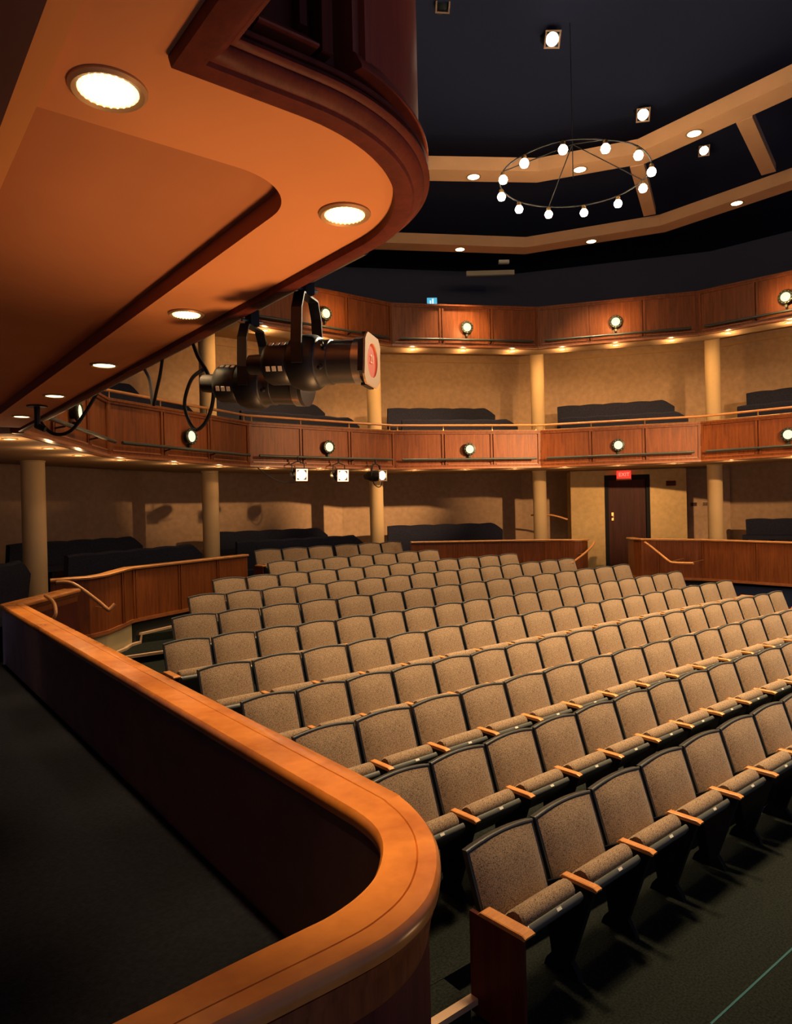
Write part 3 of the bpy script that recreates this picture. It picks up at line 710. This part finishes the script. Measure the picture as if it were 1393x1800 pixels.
# ring chandelier
cc = (7.61, 5.80, 4.2+H)
t = thing('ring_chandelier', 'black ring chandelier of twelve bare glowing bulbs under the ceiling', 'chandelier', cc)
cp = [(885,315),(922,286),(990,262),(1065,260),(1123,272),(1146,301),(1131,330),(1087,357),(1027,373),(965,376),(913,367),(882,345)]
pts = [(6.702,6.205),(6.597,5.753),(6.725,5.263),(7.121,4.951),(7.59,4.815),(8.103,4.96),(8.428,5.289),(8.562,5.768),(8.415,6.236),(8.037,6.569),(7.549,6.698),(7.048,6.563)]
loop = [Vector((p[0]-cc[0], p[1]-cc[1], .10)) for p in pts]
mb = MB(); cl = catmull([loop[-1]] + loop + loop[:2], 4)[4:-4]; mb.tube(cl, .010, 8, False); mb.build('ring', 'black_metal_matte', t, True)
mb = MB()
mb.tube([(0, 0, .1), (0, 0, 2.15)], .006, 6); mb.build('stem', 'black_metal_matte', t)
for k in (0, 3, 6, 9): MB().tube([tuple(loop[k]), (0, 0, .55)], .007, 6).build('suspension_arm', 'black_metal_matte', t)
for p in loop:
    s = MB().lathe([(.012, .0), (.03, -.02), (.034, -.06)], 10, Matrix.Translation(p)).build('socket', 'brass', t, True)
    MB().lathe([(.028, -.055), (.052, -.085), (.058, -.115), (.042, -.15), (.001, -.165)], 14, Matrix.Translation(p)).build('bulb', 'lamp_stage', t, True)
    point((cc[0]+p.x, cc[1]+p.y, cc[2]-.12), 26, (1, .70, .40), .06)

# ------------------------------------------------------------------ stage lanterns
def lantern(loc, d, label, size, lens, group=None, roll=0, square=False):
    t = thing('stage_lantern', label, 'spotlight', (0, 0, 0), 0, group)
    m = aim_matrix(loc, d); s = size
    MB().lathe([(.02*s, -.62*s), (.16*s, -.60*s), (.20*s, -.42*s), (.24*s, -.25*s), (.24*s, 0), (.22*s, .02*s), (.20*s, .30*s), (.205*s, .42*s), (.19*s, .42*s), (.18*s, .36*s)], 20, m, True, True).build('body', 'black_metal', t, True)
    MB().lathe([(.178*s, .372*s), (.178*s, .385*s), (.09*s, .41*s), (.001, .42*s)], 20, m).build('lens', lens, t, True)
    g = .23*s
    fr = MB()
    for a, b in (((-g, -g), (g, -g*.8)), ((-g, g*.8), (g, g)), ((-g, -g*.8), (-g*.8, g*.8)), ((g*.8, -g*.8), (g, g*.8))): fr.box((a[0], a[1], .43*s), (b[0], b[1], .45*s), m)
    fr.build('colour_frame', 'gel_frame' if not square else 'lamp_stage_amber', t)
    yk = MB(); pv = Vector(loc)
    for sg in (-1, 1):
        a = m @ Vector((sg*.25*s, 0, 0)); 
        yk.tube([tuple(a), (a.x, a.y, loc[2]+.42*s), (pv.x, pv.y, loc[2]+.5*s)], .018*s+.004, 6)
    yk.build('yoke', 'black_metal', t)
    MB().tube([(pv.x, pv.y, loc[2]+.5*s), (pv.x, pv.y, loc[2]+.68*s)], .03*s+.004, 8).build('clamp', 'black_metal', t)
    return t
# hall lanterns hanging from the ceiling grid, lenses towards us
for k, (p, dr) in enumerate([((7.623, 6.152, 6.5+H), (-.55, -.75, -.75)), ((10.264, 6.44, 6.5+H), (-.62, -.55, -.75)), ((12.234, 6.462, 6.5+H), (-.7, -.5, -.7)), ((6.11, 6.672, 6.60+H), (-.5, -.8, -.6))]):
    lantern((p[0], p[1], p[2]-.15), dr, ['glowing spotlight high in the black ceiling, near the top centre', 'glowing spotlight in the black ceiling above the ring of bulbs', 'glowing spotlight beside the inner catwalk ring at the right', 'unlit spotlight cut off by the top edge beside the curved box front'][k], .46 if k < 2 else .40, 'lamp_stage' if k < 3 else 'dark_ring', 'ceiling spotlights')
# three small lanterns on the middle-tier pipe
for k, (p, dr) in enumerate([((6.80, 11.80, .685+H), (-.20, -.96, -.10)), ((7.74, 11.80, .675+H), (-.20, -.96, -.08)), ((8.66, 11.80, .675+H), (.10, -.98, -.02))]):
    t = lantern(p, dr, ['small lit spotlight with square frame under the middle tier, leftmost of three', 'small lit spotlight with amber square frame under the middle tier, middle of three', 'small lit spotlight with round lens under the middle tier, rightmost of three'][k], .50, 'lamp_stage', 'spotlights hanging from the middle-tier pipe', square=(k < 2))
    q = Vector(p) + Vector(dr).normalized()*.28
o = MB().tube(catmull([(8.62, 11.83, .93+H), (8.56, 11.8, .72+H), (8.60, 11.78, .50+H), (8.74, 11.78, .44+H), (8.82, 11.8, .58+H), (8.76, 11.83, .9+H)], 6), .012, 6).build('power_cable', 'black_metal', None, True); tag(o, 'dark cable loop hanging beside the rightmost small lit spotlight', 'cable')
o = MB().tube(catmull([(5.95, 11.83, .80+H), (6.3, 11.8, .58+H), (6.7, 11.8, .53+H), (7.02, 11.8, .60+H)], 6), .010, 6).build('power_cable', 'black_metal', None, True); tag(o, 'dark cable sagging under the middle tier left of the small spotlights', 'cable')

# two big ellipsoidal spotlights under the box front
fx = Vector((.614, .789, 0)); rx = Vector((.789, -.614, 0))
def ers(loc, d, yoke_top, label, gel):
    t = thing('ellipsoidal_spotlight', label, 'spotlight', (0, 0, 0), 0, 'large black spotlights under the box front')
    m = aim_matrix(loc, d)
    # lamp cap and finned lamp house at the tail, bell, barrel
    MB().lathe([(.02, -.235), (.040, -.232), (.042, -.175), (.046, -.165)], 20, m).build('lamp_cap', 'black_metal', t, True)
    MB().lathe([(.046, -.166), (.075, -.150), (.085, -.13), (.085, -.055), (.078, -.045)], 24, m).build('lamp_house', 'black_metal', t, True)
    vw = m.to_3x3().inverted() @ -fx; ba = math.degrees(atan2(vw.y, vw.x)); dn = m.to_3x3().inverted() @ Vector((0, 0, -1)); sg_ = 1 if cos(rad(ba+90))*dn.x+sin(rad(ba+90))*dn.y > 0 else -1
    for a in (ba+sg_*24, ba-sg_*52):
        for k in range(3): MB().box((.083, -.010, -.125+k*.026), (.0875, .010, -.109+k*.026), m @ Matrix.Rotation(rad(a), 4, 'Z')).build('vent_slot', 'plate_white', t)
    MB().lathe([(.078, -.046), (.098, -.035), (.110, .0), (.112, .03), (.108, .06), (.098, .075)], 28, m).build('reflector_bell', 'black_metal', t, True)
    MB().lathe([(.098, .076), (.092, .080), (.088, .10), (.088, .125), (.084, .127), (.084, .255), (.089, .258), (.089, .275), (.080, .275)], 28, m).build('lens_barrel', 'barrel_paint', t, True)
    MB().lathe([(.0845, .225), (.0895, .227), (.0895, .258), (.0845, .260)], 28, m, False, False).build('barrel_band', 'steel', t, True)
    for a in (30, 150, 200): MB().lathe([(.006, 0), (.006, .014), (.010, .016), (.010, .026), (.004, .030)], 10, m @ Matrix.Rotation(rad(a), 4, 'Z') @ Matrix.Translation((.087, 0, .11)) @ Matrix.Rotation(pi/2, 4, 'Y')).build('focus_knob', 'black_metal', t, True)
    if gel:
        g = .098; cpts = [(-g, -g*.72), (-g*.72, -g), (g*.72, -g), (g, -g*.72), (g, g*.72), (g*.72, g), (-g*.72, g), (-g, g*.72)]
        def fram(ri, z0, z1):
            mb = MB(); o_ = [m @ Vector((x, y, 0)) for x, y in cpts]
            n = 32; inn_ = [(ri*cos(2*pi*k/n+pi/8), ri*sin(2*pi*k/n+pi/8)) for k in range(n)]
            outp = []
            for k in range(n):
                a = 2*pi*k/n+pi/8; c_, s_ = cos(a), sin(a)
                q = min(g/max(abs(c_), 1e-6), g/max(abs(s_), 1e-6), (1.72*g)/(abs(c_)+abs(s_))); outp.append((q*c_, q*s_))
            rg = []
            for pl, z in ((inn_, z0), (outp, z0), (outp, z1), (inn_, z1)): rg.append([mb.bm.verts.new(m @ Vector((x, y, z))) for x, y in pl])
            for a in range(4):
                b = (a+1) % 4
                for k in range(n): mb.bm.faces.new((rg[a][k], rg[a][(k+1) % n], rg[b][(k+1) % n], rg[b][k]))
            return mb
        fram(.066, .282, .290).build('gel_frame', 'gel_frame', t)
        gl = MB().lathe([(.067, .284), (.067, .286)], 32, m).build('red_gel', 'gel_red', t); gl['label'] = 'round red colour gel marked 21'
        for rz in (0, 90, 180, 270): 
            mm = m @ Matrix.Rotation(rad(rz), 4, 'Z'); MB().box((.092, -.055, .262), (.102, .055, .280), mm).build('frame_holder', 'black_metal', t)
        tm = link('gel_number', text_mesh('21', .045, .0006), 'label_white', t)
        tm.matrix_world = m @ Matrix.Translation((0, .004, .2875))
    # yoke
    yk = MB(); sd = Vector(d).cross(Vector((0, 0, 1))).normalized()
    for sg in (-1, 1):
        pv = Vector(loc) + Vector(d).normalized()*.02 + sd*sg*.115
        top = Vector(yoke_top) + sd*sg*.07
        w_ = Vector(d).normalized()*.022
        P = [pv + Vector((0, 0, -.02)), pv + Vector((0, 0, .06)), pv.lerp(top, .75) + sd*sg*.02, top]
        yk.loft([[p - w_ - sd*.004, p + w_ - sd*.004, p + w_ + sd*.004, p - w_ + sd*.004] for p in P])
    q = [Vector(yoke_top) + sd*s_ for s_ in (-.07, .07)]
    yk.loft([[p - w_ - Vector((0,0,.004)), p + w_ - Vector((0,0,.004)), p + w_ + Vector((0,0,.004)), p - w_ + Vector((0,0,.004))] for p in q])
    yk.build('yoke', 'black_metal', t)
    yt = Vector(yoke_top)
    MB().box((yt.x-.02, yt.y-.03, yt.z+.005), (yt.x+.02, yt.y+.03, yt.z+.075)).build('clamp', 'black_metal', t)
    MB().tube([(yt.x-.05, yt.y, yt.z+.03), (yt.x+.05, yt.y, yt.z+.03)], .008, 8).build('clamp_bolt', 'steel', t)
    return t
ers((1.43, 2.42, .585+H), rx*.962 - fx*.262 + Vector((0,0,-.045)), (1.44, 2.40, .845+H), 'nearer large black spotlight with red gel hanging under the box front', True)
ers((1.40, 2.83, .560+H), rx*.962 - fx*.262 + Vector((0,0,-.09)), (1.42, 2.84, .815+H), 'farther large black spotlight, behind the one with the red gel', False)
o = MB().tube([(1.44, 2.0, .915+H), (1.44, 7.2, .915+H)], .022, 12).build('lighting_pipe', 'pipe_metal', None, True); tag(o, 'dark pipe running under the box front carrying the large spotlights', 'lighting pipe')
# safety wire, cables, bracket under the box
def cable(pts, label, r=.010, mat='black_metal'):
    o = MB().tube(catmull(pts, 8), r, 8).build('power_cable', mat, None, True); tag(o, label, 'cable', 'cables hanging under the box')
cable([(1.42, 3.521, .879+H), (1.42, 3.46, .80+H), (1.42, 3.34, .69+H), (1.42, 3.28, .58+H), (1.42, 3.36, .47+H), (1.42, 3.51, .43+H), (1.42, 3.62, .50+H), (1.42, 3.66, .60+H), (1.42, 3.56, .70+H), (1.40, 3.36, .715+H)], 'black cable looping down from the tail of the farther large spotlight')
cable([(1.42, 4.29, .876+H), (1.42, 4.21, .80+H), (1.42, 4.17, .652+H)], 'short pale cable end hanging under the box front', .011, 'cable_grey')
cable([(1.42, 3.98, .89+H), (1.42, 4.03, .80+H), (1.42, 4.11, .70+H), (1.42, 4.15, .64+H)], 'short black strap hanging beside the pale cable end')
cable([(1.2, 6.167, .752+H), (1.235, 6.139, .692+H), (1.288, 6.098, .653+H), (1.353, 6.047, .656+H), (1.416, 5.999, .709+H), (1.491, 5.941, .835+H), (1.548, 5.898, .948+H), (1.581, 5.873, 1.006+H)], 'black cable sagging under the box edge across the leftmost round lamp', .014)
t = thing('pipe_bracket', 'black flanged bracket hanging from the box soffit at left', 'bracket', (1.144, 6.008, ZS))
MB().lathe([(.075, -.012), (.075, -.001)], 20).build('flange', 'black_metal', t); MB().tube([(0, 0, -.013), (0, 0, -.16)], .022, 10).build('stem', 'black_metal', t); MB().tube([(-.01, .01, -.15), (.05, -.03, -.185)], .024, 10).build('elbow', 'black_metal', t)

# monitor on the upper front, pale boards up under the ceiling
t = thing('cyan_monitor', 'small glowing cyan monitor standing on the upper-tier front', 'monitor', (10.18, 11.62, UP_T+.004), rad(-37))
MB().box((-.12, 0, 0), (.12, .06, .16)).build('case', 'black_metal', t); MB().box((-.11, -.004, .012), (.11, -.001, .15)).build('screen', 'screen_cyan', t)
mb = MB(); mb.prism([(-.05, -.006), (-.02, -.006), (-.02, -.0045), (-.05, -.0045)], .02, .09); mb.prism([(.0, -.006), (.035, -.006), (.035, -.0045), (.0, -.0045)], .02, .13); mb.build('picture', 'screen_white', t)
o = MB().box((-.55, -.04, -.05), (.55, .04, .05)).build('acoustic_board', 'pale_board', None); o.location = (11.65, 11.25, 5.33+H); o.rotation_euler = (0, 0, rad(-38)); tag(o, 'pale horizontal board glimpsed in the dark below the outer catwalk ring', 'board')
o = MB().box((-.12, -.05, -.035), (.12, .05, .035)).build('work_light', 'plate_white', None); o.location = (11.95, 11.1, 5.60+H); o.rotation_euler = (0, 0, rad(-38)); tag(o, 'small pale fitting just below the outer catwalk ring', 'light fitting')

# ------------------------------------------------------------------ stage and house lighting (unseen lamps, added to light the house)
for x, v in ((4.4, 4.0), (6.6, 3.4), (9.2, 3.4), (11.6, 4.4)): spot((x, v, 8.6), (x-.1, v+.7, 0), 2300, 62, (1, .70, .40), .40, 1.0)  # spots over the front rows, added to light the seats
# front-of-house lanterns on the opposite side, washing the balcony fronts
for a, pw, ang in (((11.1, 11.1, 4.0), 17000, 16), ((7.6, 12.0, 4.2), 6500, 14), ((4.4, 11.2, 4.6), 2400, 9), ((13.3, 9.1, 4.0), 8000, 20), ((14.5, 6.2, 4.0), 6500, 22)):
    spot((12.8, -3.0, 6.4) if a[0] < 12 else (6.0, -4.0, 6.4), a, pw, ang, (1, .58, .26), .15, 1.0)
# unseen uplights added by the box and stage edge, brightening its front and soffit
spot((2.35, 1.9, .15), (1.2, 1.95, 3.7), 620, 46, (1, .50, .20), .45, 1.0)
spot((4.6, -.3, .15), (1.0, 2.7, 3.85), 160, 52, (1, .50, .20), .35, .9)
spot((9.85, 5.9, 8.85), (1.46, 2.25, 3.42), 16000, 5, (1, .80, .52), .08, .8)  # narrow spot added for the highlight on the large spotlight's barrel
spot((2.9, 9.6, 3.5), (2.9, 9.5, 0), 90, 90, (1, .72, .38), .06, .8)

w = bpy.data.worlds.new('World'); sc.world = w; w.use_nodes = True
bg = w.node_tree.nodes['Background']; bg.inputs['Color'].default_value = (.60, .65, 1.0, 1); bg.inputs['Strength'].default_value = .16

# ------------------------------------------------------------------ camera
cd = bpy.data.cameras.new('camera'); co = bpy.data.objects.new('camera', cd); COL.objects.link(co); sc.camera = co
yaw, pitch, roll = rad(52.1316), rad(.3718), rad(-1.3274)
fw = Vector((cos(yaw), sin(yaw), 0)); rt = Vector((fw.y, -fw.x, 0)); up = Vector((0, 0, 1))
f2 = fw*cos(pitch) - up*sin(pitch); u2 = up*cos(pitch) + fw*sin(pitch)
r3 = rt*cos(roll) + u2*sin(roll); u3 = u2*cos(roll) - rt*sin(roll)
m = Matrix((r3, u3, -f2)).transposed().to_4x4(); m.translation = (0, 0, H); co.matrix_world = m
cd.sensor_fit = 'HORIZONTAL'; cd.sensor_width = 36; cd.lens = 36*1224.7/1393; cd.clip_start = .05; cd.clip_end = 100
sc.view_settings.view_transform = 'Standard'; sc.view_settings.look = 'None'; sc.view_settings.exposure = 0; sc.view_settings.gamma = 1
